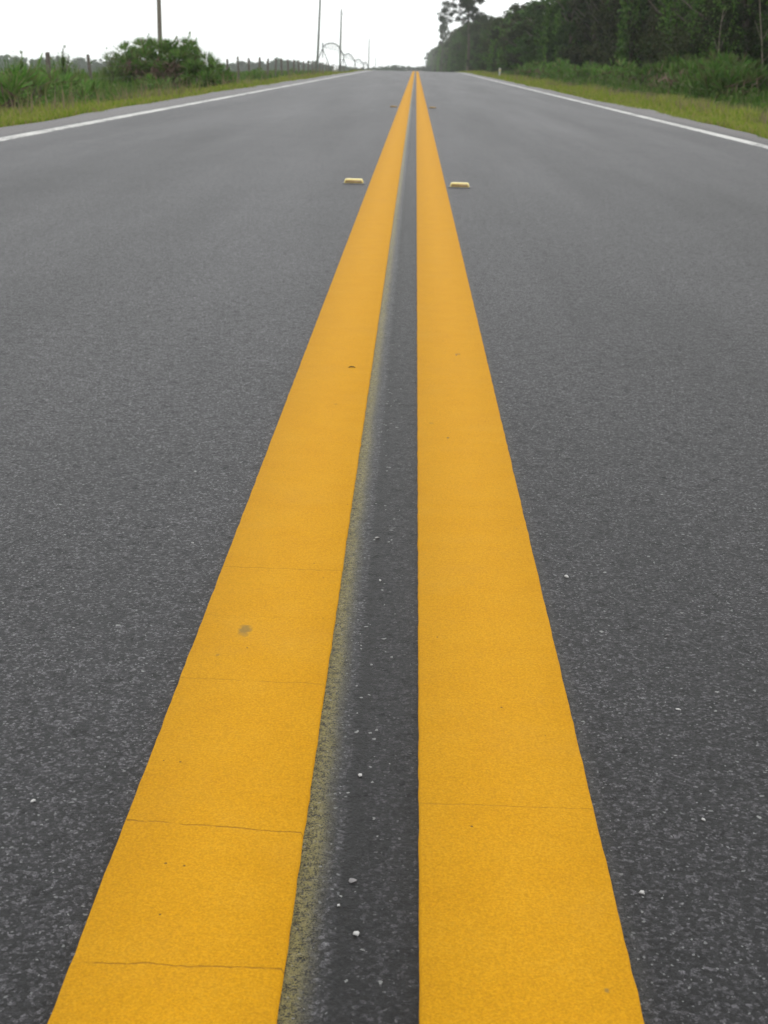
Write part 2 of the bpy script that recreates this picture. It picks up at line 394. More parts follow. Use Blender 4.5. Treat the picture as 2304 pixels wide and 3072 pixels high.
def stripe(name, x0, x1, mat, ys, jit, top, lab, rng):
    n = len(ys); k = np.array([1, 2, 4, 2, 1.]) / 10
    kn = np.arange(-31, 1500, .02)
    def j():
        return np.convolve(rng.normal(0, jit * .6, n + 4), k, 'valid') + np.interp(ys, kn, rng.normal(0, jit * .5, len(kn))) * np.clip(np.gradient(ys) < .06, 0, 1)
    a = x0 + j() * np.clip(6 / (np.abs(ys) + 3), .2, 1); b = x1 + j() * np.clip(6 / (np.abs(ys) + 3), .2, 1); z = zr(ys)
    e = .002
    V = np.stack([np.stack([a, ys, z + .0004], -1), np.stack([a + e, ys, z + top], -1), np.stack([b - e, ys, z + top], -1), np.stack([b, ys, z + .0004], -1)], 1).reshape(-1, 3)
    i = np.arange(n - 1)[:, None] * 4
    Q = np.concatenate([i + np.array([[0 + s, 1 + s, 5 + s, 4 + s]]) for s in range(3)])[:, ::-1]
    o = mesh(name, V, [Q], mat, road)
    o['label'] = lab
    return o
ys_y = np.unique(np.concatenate([np.arange(-28, .4, .2), np.arange(.4, 3.2, .005), np.arange(3.2, 12, .03), np.arange(12, 85, .5), np.arange(85, 420, 2.)]))
stripe('yellow_line', -.0477 - .1524, -.0477, MAT_YL, ys_y, .00045, .0045, 'yellow centre stripe crossed by several hairline cracks, with old paint beside it', rg)
stripe('yellow_line', .0477, .0477 + .1524, MAT_YR, ys_y, .00045, .0045, 'yellow centre stripe that is nearly free of cracks', rg)
ys_w = np.unique(np.concatenate([np.arange(-28, 60, .08), np.arange(60, 130, .5), np.arange(130, 420, 2.)]))
stripe('white_line', -3.03 - .06, -3.03 + .06, MAT_WHITE, ys_w, .006, .004, 'white edge line beside the weedy verge with the fence', rg)
stripe('white_line', 2.99 - .06, 2.99 + .06, MAT_WHITE, ys_w, .006, .004, 'white edge line beside the verge in front of the woods', rg)

# ------------------------------------------------------------------ raised pavement markers
def loft(rings):
    mb = MB(); k = len(rings[0]); V = np.concatenate(rings); n = len(rings)
    i = np.arange(n - 1)[:, None] * k; j = np.arange(k)[None]; j2 = (j + 1) % k
    mb.add(V, np.stack([i + j, i + j2, i + k + j2, i + k + j], -1).reshape(-1, 4), None, [np.arange(k)[::-1], np.arange(k) + (n - 1) * k])
    return mb
def rrect(hx, hy, z, r, k=5, oy=0):
    P = []
    for cx, cy, a0 in ((hx - r, hy - r, 0), (-hx + r, hy - r, 90), (-hx + r, -hy + r, 180), (hx - r, -hy + r, 270)):
        for t in np.linspace(0, 90, k): P.append((cx + r * math.cos(rad(a0 + t)), cy + r * math.sin(rad(a0 + t)) + oy, z))
    return np.array(P)
def marker():
    t = empty('pavement_marker', (0, 0, 0))
    loft([rrect(.062, .056, .0005, .024), rrect(.059, .053, .0035, .022), rrect(.054, .049, .0048, .020)]).build('adhesive_pad', RPM_PAD, t, True)
    loft([rrect(.0500, .0445, .0045, .008), rrect(.0500, .0445, .0075, .008), rrect(.0470, .034, .0180, .010), rrect(.0440, .028, .0222, .010), rrect(.038, .022, .0238, .010)]).build('shell', RPM_BODY, t)
    for s in (-1, 1):
        mb = MB()
        pts = [(-.045, -.0443, .0068), (.045, -.0443, .0068), (.0405, -.0342, .0184), (-.0405, -.0342, .0184)]
        q_ = np.array(pts); off = np.array([0, -.0014, .0012])
        Vv = np.concatenate([q_, q_ + off]); Vv[:, 1] *= -s
        F = np.array([[4, 5, 6, 7], [0, 1, 5, 4], [1, 2, 6, 5], [2, 3, 7, 6], [3, 0, 4, 7]])
        if s > 0: F = F[:, ::-1]
        mb.add(Vv, F); mb.build('lens', RPM_LENS, t)
    return t
mk = marker()
GM = 'raised markers beside the yellow stripes'
mk.location = (-.283, 7.2, 0); mk.rotation_euler = (0, 0, rad(1.5))
tag(mk, 'yellow raised pavement marker, the nearer one left of the double stripes', 'road marker', GM)
dup(mk, (.272, 7.12, 0), rad(-2), label='yellow raised pavement marker, the nearer one right of the double stripes')
RPM_WORN = plain('worn_marker_shell', (.20, .125, .045), .6, 60, .25, .1, .001, .3)
wm = {}
for x, lb in ((-.2715, 'small far worn brownish pavement marker left of the double stripes'), (.275, 'small far worn brownish pavement marker right of the double stripes')):
    o = dup(mk, (x, 19.55, 0), rad(1), label=lb)
    for ch in o.children:
        n_ = ch.data.name
        if n_ not in wm: wm[n_] = ch.data.copy(); wm[n_].materials[0] = RPM_PAD if 'pad' in n_ else RPM_LENS if 'lens' in n_ else RPM_WORN
        ch.data = wm[n_]

# ------------------------------------------------------------------ loose stones and a twig on the road
def pebble(seed, sx, sy, sz, mat):
    r_ = np.random.default_rng(seed); mb = MB()
    u = np.sort(r_.uniform(0, 2 * np.pi, 7)); rings = []
    bump_ = r_.uniform(.75, 1.2, (1, 7)) * r_.uniform(.88, 1.12, (5, 7))
    for i, ph in enumerate((-60, -25, 5, 35, 65)):
        rr = math.cos(rad(ph)); rings.append(np.stack([sx * rr * np.cos(u) * bump_[i], sy * rr * np.sin(u) * bump_[i], np.full(7, sz * (math.sin(rad(ph)) + .35))], -1))
    return loft(rings).build('pebble', mat)
PB = [(-.005, 1.066, .0050, .0075, .0035, 0, 'brightest white stone chip on the asphalt between the two yellow stripes'),
      (-.005, .902, .0085, .0085, .0022, 1, 'flat pale grey chip lying between the yellow stripes near the camera'),
      (.0015, .834, .0065, .0070, .0035, 0, 'lumpy whitish stone between the yellow stripes, nearest the lower edge'),
      (.236, 1.576, .0062, .0095, .0045, 0, 'round white pebble right of the right yellow stripe, halfway up the picture'),
      (-.286, 1.005, .0050, .0060, .0030, 0, 'small white chip on the dark asphalt left of the left yellow stripe'),
      (.293, 1.010, .0045, .0080, .0030, 0, 'elongated white chip far right on the asphalt, by the lower right edge'),
      (.2225, .898, .0052, .0060, .0040, 0, 'rounded white pebble close beside the right edge of the right yellow stripe'),
      (.310, 1.216, .0065, .0035, .0025, 0, 'wide white chip on the right lane asphalt, level with the middle cracks'),
      (.331, 1.40, .0080, .0045, .0025, 1, 'dull grey flake on the right lane asphalt'),
      (-.0135, .869, .0028, .0035, .0025, 0, 'tiny white grain at the tar seam between the yellow stripes'),
      (.0005, 1.545, .0040, .0065, .0030, 0, 'small white stone in the gap between the stripes, beside the farthest crack'),
      (-.0075, 1.70, .0045, .0070, .0035, 0, 'little white stone high up in the gap between the stripes'),
      (-.252, 1.66, .0045, .0060, .0028, 0, 'small pale chip left of the left yellow stripe near its farthest crack')]
for i, (x, y, a, b_, c_, g_, lb) in enumerate(PB):
    o = pebble(40 + i, a * .42, b_ * .42, c_ * .42, STONE_G if g_ else STONE); o.location = (x, y, .0004); o.rotation_euler = (0, 0, i * 1.3)
    tag(o, lb, 'pebble', 'loose stones on the road')
mb = MB(); mb.tube([(-.007, -.003, 0), (-.002, .001, .0008), (.003, 0, .0008), (.0075, -.004, .0002)], [.0006, .0013, .0012, .0005], 6)
o = mb.build('twig', TWIG); o.location = (-.089, 2.735, .0058); tag(o, 'tiny dark twig lying on the left yellow stripe', 'twig')
mb = MB(); th = np.linspace(.4, 4.6, 12); mb.tube(np.stack([.0050 * np.cos(th), .008 * np.sin(th), 0 * th], -1), .0005, 5)
o = mb.build('twig', BARK_PALE); o.location = (.137, 2.89, .0056); tag(o, 'curled thin dry stem lying on the right yellow stripe', 'twig')

# ------------------------------------------------------------------ verges: grasses and weeds nobody could count
def scatter(rng, n, x0, x1, y0, y1, p=1.6):
    # denser near the camera
    u = rng.random(n); y = (y0 ** (1 - p) + u * (y1 ** (1 - p) - y0 ** (1 - p))) ** (1 / (1 - p))
    return rng.uniform(x0, x1, n), y
def patchy(x, y, s, seed):
    r_ = np.random.default_rng(seed); v = 0
    for i in range(6):
        k = r_.normal(0, 1 / s, 2); v = v + np.sin(k[0] * x * 2.2 + k[1] * y + r_.uniform(0, 6.28))
    return v / 2.4
R1 = np.random.default_rng(11)
def edge_l(y): return -3.60 + .10 * np.sin(y * 1.7) + .06 * np.sin(y * 4.1 + 1)
def edge_r(y): return 3.47 + .08 * np.sin(y * 1.3) + .05 * np.sin(y * 3.7)
# short verge grass
for side, name, lab in ((-1, 'verge_grass', 'short yellow green grass along the left road edge'), (1, 'verge_grass', 'short bright green grass along the right road edge')):
    mb = MB(); n = 90000
    x, y = scatter(R1, n, 0, 1, 6, 200, 1.55)
    wd_ = 3.4 if side < 0 else 1.15
    x = x ** 1.25 * wd_
    X = np.where(side < 0, edge_l(y) - x, edge_r(y) + x)
    h = (.06 + .20 * np.clip(x / wd_, 0, 1)) * R1.uniform(.5, 1.35, n) * (1 + .3 * patchy(X, y, 1.2, 3))
    h = np.clip(h, .03, .5)
    mb.blades(X, y, terrain(X, y) - .01, h, (.006 + .00055 * y) * R1.uniform(.7, 1.4, n), R1, .7)
    tag(mb.build(name, G_VERGE), lab, 'grass', kind='stuff')
# tan seed grasses
for side, lab in ((-1, 'thin tan seed heads among the grass of the left verge'), (1, 'tan dry grass standing along the right verge in front of the woods')):
    mb = MB(); n = 2600 if side < 0 else 11000
    x, y = scatter(R1, n, .5, 3.6, 7, 170, 1.5)
    if side > 0: x = R1.uniform(.6, 2.2, n)
    X = np.where(side < 0, edge_l(y) - x, edge_r(y) + x)
    keep = patchy(X, y, 1.6, 9) > (-.2 if side > 0 else .15)
    X, y = X[keep], y[keep]; n = len(X)
    h = R1.uniform(.18, .50 if side < 0 else .36, n)
    mb.blades(X, y, terrain(X, y), h, (.006 + .00045 * y), R1, .35)
    tag(mb.build('dry_grass', G_TAN), lab, 'dry grass', kind='stuff')
# taller weeds
def weeds(side, n, xa, xb, hfun, lab, y0=8, y1=190):
    mb = MB(); x, y = scatter(R1, n, xa, xb, y0, y1, 1.5)
    X = np.where(side < 0, edge_l(y) - x, edge_r(y) + x)
    pt = patchy(X, y, 1.0, 21 if side < 0 else 22)
    h = hfun(x, y) * (1 + .28 * pt) * R1.uniform(.45, 1.1, n)
    mb.blades(X, y, terrain(X, y) - .02, h, (.012 + .00075 * y) * R1.uniform(.6, 1.3, n), R1, .35)
    # leafy weeds
    k = n // 2; i = R1.integers(0, n, k); f = R1.uniform(.15, 1.0, k)
    c_ = np.stack([X[i] + R1.normal(0, .08, k), y[i] + R1.normal(0, .08, k), terrain(X[i], y[i]) + h[i] * f], -1)
    mb.leaves(c_, (.04 + .0016 * y[i]), R1, .55, np.array([0, 0, .6]))
    tag(mb.build('tall_weeds', G_GREEN), lab, 'weeds', kind='stuff')
weeds(-1, 80000, 2.0, 7.5, lambda x, y: np.interp(x, [2.0, 3.0, 4.0, 5, 7.5], [.16, .30, .62, 1.0, .95]) * np.interp(y, [10, 20, 35, 48, 60, 120], [.85, .88, .95, .60, .46, .46]), 'tall green weeds filling the left verge up to the fence')
weeds(1, 60000, 1.0, 6.5, lambda x, y: np.interp(x, [1.0, 2.2, 3.6, 5, 6.5], [.12, .30, .55, .75, .8]), 'dark green weeds at the foot of the right woods')
# open pasture behind the fence
mb = MB(); n = 40000; x, y = scatter(R1, n, 7, 60, 20, 420, 1.2); X = -x
mb.blades(X, y, terrain(X, y), R1.uniform(.25, .6, n), .03 + .0012 * y, R1, .5)
tag(mb.build('pasture_grass', G_GREEN), 'rough pasture grass behind the fence', 'grass', kind='stuff')

# ------------------------------------------------------------------ fence
R2 = np.random.default_rng(23)
f = empty('wire_fence', (-8, 30.6, -.6)); tag(f, 'old wire fence with leaning weathered wooden posts along the left verge', 'fence')
ys_f = [30.6 + 4.12 * i for i in range(-4, 32)]
for i, yy in enumerate(ys_f):
    g0 = float(terrain(-8, yy)); hgt = 1.2 + R2.uniform(-.06, .07) + (.03 if abs(yy - 30.6) < .1 else 0); lx, ly = R2.normal(0, .035, 2); r0 = R2.uniform(.042, .062)
    if i == 5: lx = -.10
    if i in (6, 7): continue                       # overgrown: hidden inside the big shrub
    mb = MB(); base = np.array([0, yy - 30.6, g0 + .6])
    ts = np.array([-.25, 0, .5, .96, 1.0])
    mb.tube(base + np.stack([lx * ts, ly * ts, hgt * ts], -1), np.array([1.05, 1.05, 1, .95, .75]) * r0, 8)
    mb.build('post', POST, f, False)
for hz in (.35, .65, .95):
    mb = MB(); P = []
    for a, b_ in zip(ys_f[:-1], ys_f[1:]):
        for t in (0, .5):
            yy = a + (b_ - a) * t; P.append((.055, yy - 30.6, float(terrain(-8, yy)) + .6 + hz - (.03 if t else 0)))
    mb.tube(P, .0022, 4); mb.build('wire', STEEL, f)

# ------------------------------------------------------------------ utility poles
def util_pole(h, r, mat):
    t = empty('utility_pole', (0, 0, 0))
    mb = MB(); zz = np.array([-.5, 0, h * .5, h - .03, h]); mb.tube(np.stack([0 * zz, 0 * zz, zz], -1), r * np.array([1.12, 1.1, .95, .8, .7]), 12); mb.build('shaft', mat, t, False)
    mb = MB(); mb.tube([(0, 0, h), (0, 0, h + .35)], .025, 6); mb.tube([(0, 0, h + .12), (0, 0, h + .2), (0, 0, h + .3)], [.06, .075, .045], 8); mb.build('insulator', STEEL, t)
    mb = MB(); mb.box((.16, 0, h - .75), (.32, .06, .06)); mb.tube([(.30, 0, h - .74), (.30, 0, h - .55)], .045, 8); mb.build('bracket', STEEL, t)
    return t
up1 = util_pole(11.5, .135, POLE_BROWN)
GP = 'utility poles along the left verge'
up1.location = (-15.46, 85, float(terrain(-15.46, 85))); tag(up1, 'brown wooden utility pole rising behind the big shrub', 'utility pole', GP)
up2 = util_pole(11.5, .145, POLE_GREEN)
up2.location = (-13.40, 190, float(terrain(-13.4, 190))); up2.rotation_euler = (0, rad(2.3), 0); tag(up2, 'dark green leaning utility pole in front of the first irrigation arch', 'utility pole', GP)
def pole_at(x, y, top, lab, rx=0, src=up2):
    g0 = float(terrain(x, y)); s = (top - g0) / 11.8
    o = dup(src, (x, y, g0), 0, (max(.8, s), max(.8, s), s), label=lab); o.rotation_euler = (0, rad(rx), 0)
pole_at(-14.11, 260, 9.7, 'thin grey utility pole with its whole top visible, crossing the irrigation arches', 1.0)
pole_at(-14.5, 430, 7.4, 'faint distant utility pole rising beyond the last irrigation arches', .3)
pole_at(-14.97, 520, 1.9, 'short faint far pole just right of the faint distant pole')
pole_at(-15.0, 620, -.2, 'tiniest farthest pole on the left horizon')

# ------------------------------------------------------------------ centre pivot irrigator
T = [(-11.29, 170, 2.37), (-11.84, 230, 1.45), (-12.58, 290, .55), (-13.1, 350, .0), (-13.99, 410, -.6)]
iv = empty('irrigation_pivot', (T[0][0], T[0][1], float(terrain(T[0][0], T[0][1])))); tag(iv, 'long irrigation pivot with a row of bowed pipe arches on wheeled towers', 'irrigation machine')
io = np.array(iv.location)
ARCH = [[(0, -.45), (.06, .0), (.13, .23), (.23, .50), (.40, .80), (.58, .95), (.72, .78), (.84, .42), (.93, .12), (1, 0)],
        [(0, 0), (.08, .02), (.2, .35), (.36, .69), (.5, .66), (.65, .6), (.82, .2), (1, 0)],
        [(0, 0), (.2, .4), (.36, .62), (.6, .5), (.8, .18), (1, 0)], [(0, 0), (.2, .3), (.4, .66), (.7, .25), (1, 0)]]
for k in range(4):
    A, B = np.array(T[k]), np.array(T[k + 1]); ts = np.linspace(0, 1, 41); ar = np.array(ARCH[k])
    rise = np.interp(ts, ar[:, 0], ar[:, 1]); rise = np.convolve(np.pad(rise, 2, 'edge'), np.ones(5) / 5, 'valid')
    P = A + (B - A) * ts[:, None]; P[:, 2] += rise
    mb = MB(); mb.tube(P - io, .088, 8); mb.build('pipe_span', STEEL, iv)
    mb = MB()
    low = P.copy(); low[:, 2] = P[:, 2] - .9 * np.sin(np.pi * np.clip(ts, 0, 1)) ** .7 - .02
    for s in (-.35, .35):
        l2 = low.copy(); l2[:, 0] += s * np.sin(np.pi * ts); mb.tube(l2[1:-1] - io, .011, 5)
        for j in range(5, 40, 5):
            mb.tube([P[j] - io, l2[j] - io], .011, 5); mb.tube([P[j] - io, l2[j - 3] - io], .009, 5)
    mb.build('truss', STEEL, iv)
for k, t_ in enumerate(T):
    t_ = np.array(t_); g0 = float(terrain(t_[0], t_[1])); mb = MB(); top = t_ + np.array([0, 0, .05]) - io
    for s in (-1, 1):
        for dy in (-.25, .25):
            mb.tube([top + (0, dy * .3, -.5), np.array([t_[0] + s * 1.25, t_[1] + dy, g0 + .45]) - io], .045, 6)
        mb.tube([np.array([t_[0] + s * 1.25, t_[1] - .3, g0 + .45]) - io, np.array([t_[0] + s * 1.25, t_[1] + .3, g0 + .45]) - io], .05, 6)
    mb.tube([np.array([t_[0] - 1.3, t_[1], g0 + .5]) - io, np.array([t_[0] + 1.3, t_[1], g0 + .5]) - io], .06, 6)
    mb.tube([top + (0, 0, -1.6), top + (0, 0, .12)], [.05, .09], 6)
    mb.build('tower', STEEL, iv)
    for s in (-1, 1):
        mb = MB(); th = np.linspace(0, 2 * np.pi, 17); c_ = np.array([t_[0] + s * 1.25, t_[1], g0 + .48]) - io
        mb.tube(c_ + np.stack([.38 * np.cos(th), 0 * th, .38 * np.sin(th)], -1), .11, 8, False); mb.build('wheel', RUBBER, iv)

# ------------------------------------------------------------------ right verge: white delineator post
t = empty('marker_post', (4.2, 70, float(terrain(4.2, 70)))); tag(t, 'short white marker post standing in the right verge before the woods', 'marker post')
mb = MB(); mb.box((0, 0, .22), (.10, .03, .56)); mb.box((0, .0, .505), (.08, .026, .014)); mb.build('post', PLASTIC, t)
mb = MB(); mb.box((0, -.0175, .40), (.07, .005, .09)); mb.build('reflector', RPM_BODY, t)

# ------------------------------------------------------------------ plants
def clump(mb, c, r, n, size, rng, asp=.5, shell=.55, dirs=None):
    d = rng.normal(size=(n, 3)); d /= np.linalg.norm(d, axis=1)[:, None]
    rr = rng.uniform(shell, 1.0, n)[:, None]
    mb.leaves(np.asarray(c) + d * rr * np.asarray(r), size * rng.uniform(.6, 1.35, n), rng, asp, dirs)
def trunk(mb, h, r, rng, lean=.06, limbs=4, l0=.35):
    k = 8; zz = np.linspace(-.3, h, k); off = np.cumsum(rng.normal(0, lean, (k, 2)), 0)
    P = np.stack([off[:, 0], off[:, 1], zz], -1); mb.tube(P, np.linspace(r * 1.25, r * .3, k), 9)
    for i in range(limbs):
        z = h * rng.uniform(l0, .85); a = rng.uniform(0, 6.28); L_ = h * rng.uniform(.18, .32); b0 = np.array([np.interp(z, zz, P[:, 0]), np.interp(z, zz, P[:, 1]), z])
        d = np.array([math.cos(a), math.sin(a), .6]); mb.tube([b0, b0 + d * L_ * .5, b0 + d * L_ * np.array([1, 1, 1.2])], [r * .45, r * .3, r * .1], 6)
def vine_tree(seed, H, rad_, leaf, nclump, per, nstrip, mat, bark, low=0.0, zmaxdense=None, vmat=None):
    """dense crown from the ground up, hung with vertical vine curtains"""
    rng = np.random.default_rng(seed); t = empty('tree', (0, 0, 0))
    mb = MB(); trunk(mb, H * .85, .16, rng, .09, 5); mb.build('trunk', bark, t)
    mb = MB(); lobes = []
    nl = 11 if zmaxdense else 9
    for i in range(nl):                                   # big rounded boughs at uneven heights
        zf = .10 + .82 * (i + rng.uniform(.1, .9)) / nl; a = i * 2.4 + rng.normal(0, .5)
        off = rad_ * rng.uniform(.30, .72) * (1 if zf < .75 else .45); R_ = rad_ * rng.uniform(.42, .66)
        lobes.append((np.array([off * math.cos(a), off * math.sin(a), zf * H]), R_ * (1 if zf < .8 else .8)))
    for i in range(nclump):
        c0, R_ = lobes[rng.integers(nl)]
        if zmaxdense and rng.random() < .45: c0, R_ = lobes[rng.integers(5)]
        d = rng.normal(size=3); d /= np.linalg.norm(d); d[2] = abs(d[2]) * .9 if rng.random() < .6 else d[2]
        c_ = c0 + d * R_ * rng.uniform(.55, 1.0) * np.array([1, 1, .85]); c_[2] = max(c_[2], .15)
        s = rng.uniform(.5, 1.15); clump(mb, c_, (.40 * s, .40 * s, .34 * s), int(per * s * 1.15), leaf, rng, .5, .35, np.array([0, 0, -.2]))
    for i in range(nclump // 5):                           # low growth round the foot
        a = rng.uniform(0, 6.28); q_ = rng.uniform(.4, 1.0) * rad_
        s = rng.uniform(.5, 1.1); clump(mb, (q_ * math.cos(a), q_ * math.sin(a), rng.uniform(.1, 1.1)), (.4 * s, .4 * s, .35 * s), int(per * s), leaf, rng, .5, .35)
    mb.build('crown', mat, t); mb = MB()
    for i in range(nstrip):
        if i % 9 == 0: a_mid = rng.uniform(0, 6.28)
        a = a_mid + rng.normal(0, .22); z1 = rng.uniform(.25, .95) * H; L_ = rng.uniform(.8, 3.2); prof = np.interp(z1 / H, [0, .25, .6, .85, 1], [.85, 1.02, 1.08, .8, .35]) * rad_
        n = int(L_ * (34 if zmaxdense else 20)); z = np.maximum(z1 - rng.random(n) * L_, .05)
        c_ = np.stack([prof * math.cos(a) + rng.normal(0, .11, n), prof * math.sin(a) + rng.normal(0, .09, n), z], -1)
        mb.leaves(c_, leaf * 1.1, rng, .55, np.array([0, 0, -1.0]))
    mb.build('vines', vmat or L_VINE, t)
    return t
near = [vine_tree(100 + i, 7.5, 1.9, .105, 175, 80, (40, 26, 18, 32)[i], (L_WOOD, L_OLIVE, L_WOOD, L_MID)[i], BARK, 0, True) for i in range(4)]
midt = [vine_tree(200 + i, 7.5, 2.2, .20, 150, 55, (18, 27, 9)[i], (L_WOOD, L_MID, L_OLIVE)[i], BARK) for i in range(3)]
R3 = np.random.default_rng(77)
GT = 'trees of the roadside woods'
LT = 'dense dark green tree hung with vines in the roadside woods right of the road'
placed = set()
def put(src, x, y, H, label=LT, sxy=1.0, z0=None):
    s = H / 7.5; loc = (x, y, float(terrain(x, y)) - .05); rz = R3.uniform(0, 6.28); sc = (s * sxy, s * sxy, s)
    if src.name not in placed:
        placed.add(src.name); src.location = loc; src.rotation_euler = (0, 0, rz); src.scale = sc; tag(src, label, 'tree', GT); return src
    o = dup(src, loc, rz, sc, label, GT); o['category'] = 'tree'; return o
def front(y): return np.interp(y, [20, 37, 47, 65, 77, 106, 160, 400, 1000], [9.6, 9.7, 10.6, 10.2, 9.2, 7.9, 7.4, 7.2, 7.0])
y = 24.0
while y < 100:                                  # near woods, three rows deep
    for row, dx in enumerate((1.6, 4.2, 7.6)):
        put(near[R3.integers(4)] if (row == 0 and y < 62) else (near[R3.integers(4)] if R3.random() < .3 and y < 70 else midt[R3.integers(3)]),
            front(y) + dx + R3.uniform(-.3, 1.5), y + R3.uniform(-.8, .8), R3.uniform(6.6, 8.8) + row * 1.2, sxy=R3.uniform(.75, 1.15))
    y += 2.6 if y < 60 else 3.4
while y < 160:
    for row, dx in enumerate((1.7, 5.0)):
        put(midt[R3.integers(3)], front(y) + dx + R3.uniform(-.3, .3), y + R3.uniform(-1, 1), R3.uniform(5.2, 6.5), sxy=R3.uniform(1.2, 1.5))
    y += 4.2
HZ = ([160, 200, 288, 426, 674, 900], [6.6, 8.6, 10.6, 10.4, 11.3, 11.5])
while y < 900:
    put(midt[R3.integers(3)], front(y) + 2.2 * 1.1 + R3.uniform(-.3, .4), y, np.interp(y, *HZ) * R3.uniform(.82, 1.08), sxy=R3.uniform(.85, 1.1)); y += 5 if y < 300 else 9 if y < 500 else 17
o = put(midt[0], 7.6, 915, 11.2, 'small blue green tree at the far end of the woods where they meet the sky', sxy=.8)

# the tall pine standing out of the woods
def pine():
    rng = np.random.default_rng(9); t = empty('pine_tree', (0, 0, 0)); mb = MB()
    zz = np.linspace(-.3, 12.2, 10); P = np.stack([.12 * np.sin(zz * .5), .1 * np.cos(zz * .4), zz], -1); mb.tube(P, np.linspace(.26, .07, 10), 9)
    pads = []
    for z, a, L_ in ((10.0, 2.6, 1.0), (9.2, .6, 1.0), (11.0, 5.2, .9), (11.3, 2.9, 2.0), (11.6, .2, 1.7), (10.6, 3.3, 2.5), (10.2, .1, 2.0), (9.4, 3.0, 3.0), (8.5, 3.25, 3.6), (8.2, .2, 1.6), (9.6, 1.6, 1.5), (9.9, 4.6, 1.6), (7.6, 3.05, 3.9), (12.0, 1.2, .8)):
        b0 = np.array([.12 * math.sin(z * .5), .1 * math.cos(z * .4), z]); d = np.array([math.cos(a), math.sin(a), .16])
        e_ = b0 + d * L_; mb.tube([b0, b0 + d * L_ * .5 + (0, 0, .1), e_], [.075, .05, .02], 6); pads += [(b0 + d * L_ * q_, s) for q_, s in ((1.0, 1.0), (.78, .95), (.5, .8), (.2, .7))]
    mb.build('trunk', BARK, t)
    mb = MB()
    for c_, s in pads:
        for k in range(4):
            clump(mb, c_ + rng.normal(0, .42, 3) * (1, 1, .6), (.55 * s, .62 * s, .40 * s), 95, .28, rng, .2, .2, np.array([0, 0, .5]))
    mb.build('crown', L_PINE, t); return t
pt = pine(); pt.location = (7.3, 200, float(terrain(7.3, 200))); pt.rotation_euler = (0, 0, 0)
pt2 = dup(pt, (7.3, 400, float(terrain(7.3, 400))), 2.2, (.62, .62, 1.27), 'smaller ragged pine at the left shoulder of the woods, left of the tall open pine'); pt2['category'] = 'pine tree'
tag(pt, 'tall open pine with flat foliage pads standing above the woods against the sky', 'pine tree')

# right understorey shrubs, palmettos and bare saplings
def shrub(seed, h, r, leaf, nc, per, mat, spikes=0, dead=0, name='shrub'):
    rng = np.random.default_rng(seed); t = empty(name, (0, 0, 0)); mb = MB()
    for i in range(7):
        a = rng.uniform(0, 6.28); b0 = np.array([.12 * math.cos(a), .12 * math.sin(a), -.1]); e_ = np.array([r * .7 * math.cos(a), r * .7 * math.sin(a), h * rng.uniform(.5, .85)])
        mb.tube([b0, (b0 + e_) / 2 + rng.normal(0, .05, 3), e_], [.03, .02, .008], 5)
    mb.build('stems', BARK, t)
    mb = MB()
    for i in range(nc):
        a = rng.uniform(0, 6.28); q_ = math.sqrt(rng.random()); z = rng.uniform(.08, 1) * h * math.sqrt(max(.05, 1 - .75 * q_ * q_)) * .88
        s = rng.uniform(.6, 1.3); clump(mb, (r * .85 * q_ * math.cos(a), r * .85 * q_ * math.sin(a), z), np.array([.24, .24, .2]) * s, int(per * s), leaf, rng, .45, .3, np.array([0, 0, .3]))
    for i in range(spikes):      # fan fronds: a stalk with radiating blades
        a = rng.uniform(0, 6.28); q_ = math.sqrt(rng.random()) * .95; z = rng.uniform(.45, .98) * h * math.sqrt(1 - .7 * q_ * q_)
        c_ = np.array([r * q_ * math.cos(a), r * q_ * math.sin(a), z]); n = 14; ph = np.linspace(-1.25, 1.25, n); up_ = np.array([math.cos(a) * .45, math.sin(a) * .45, 1.0]); up_ /= np.linalg.norm(up_)
        sd_ = np.array([-math.sin(a), math.cos(a), 0]); D_ = np.cos(ph)[:, None] * up_ + np.sin(ph)[:, None] * sd_; L_ = .34
        mb.leaves(c_ + D_ * L_ * .5, L_ * rng.uniform(.8, 1.1, n), rng, .12, D_ * 8, .3)
    mb.build('foliage', mat, t)
    if dead:
        mb = MB()
        for i in range(dead):
            a = rng.uniform(0, 6.28); c_ = np.array([r * .9 * math.cos(a), r * .9 * math.sin(a), h * rng.uniform(.2, .6)]); n = 12
            mb.leaves(c_ + rng.normal(0, .1, (n, 3)), .34, rng, .10, np.array([math.cos(a) * .5, math.sin(a) * .5, -1.2]))
        mb.build('dead_fronds', L_DEAD, t)
    return t
sp1 = shrub(31, 1.15, 1.2, .085, 95, 80, L_SHRUB, 60, 10)
GS = 'low shrubs at the edge of the right woods'
RS = [(7.7, 33.5, 1.0, 'bright green low shrub at the foot of the woods, nearest the right edge'), (8.0, 37.2, 1.1, 'leafy low shrub, second from the right in front of the woods'),
      (8.3, 41.0, 1.15, 'rounded green shrub, third from the right in front of the woods'), (8.5, 45.5, 1.1, 'spreading low shrub, fourth from the right before the woods'),
      (8.5, 50.5, 1.0, 'leafy green shrub, fifth from the right along the foot of the woods'), (8.2, 56.5, 1.0, 'round green shrub, sixth from the right along the foot of the woods'),
      (7.9, 63.5, 1.0, 'small green shrub, third from the far end of the row before the woods'), (7.4, 71.5, 1.0, 'small green shrub, second from the far end of the row before the woods'),
      (6.9, 81.0, 1.0, 'smallest far shrub at the left end of the row before the woods')]
for i, (x, yy, s, lb) in enumerate(RS):
    loc = (x, yy, float(terrain(x, yy)) - .02)
    if i == 0: sp1.location = loc; sp1.scale = (s, s, s); tag(sp1, lb, 'shrub', GS)
    else: dup(sp1, loc, i * 1.1, (s, s, s * (1 if i % 2 else .9)), label=lb)
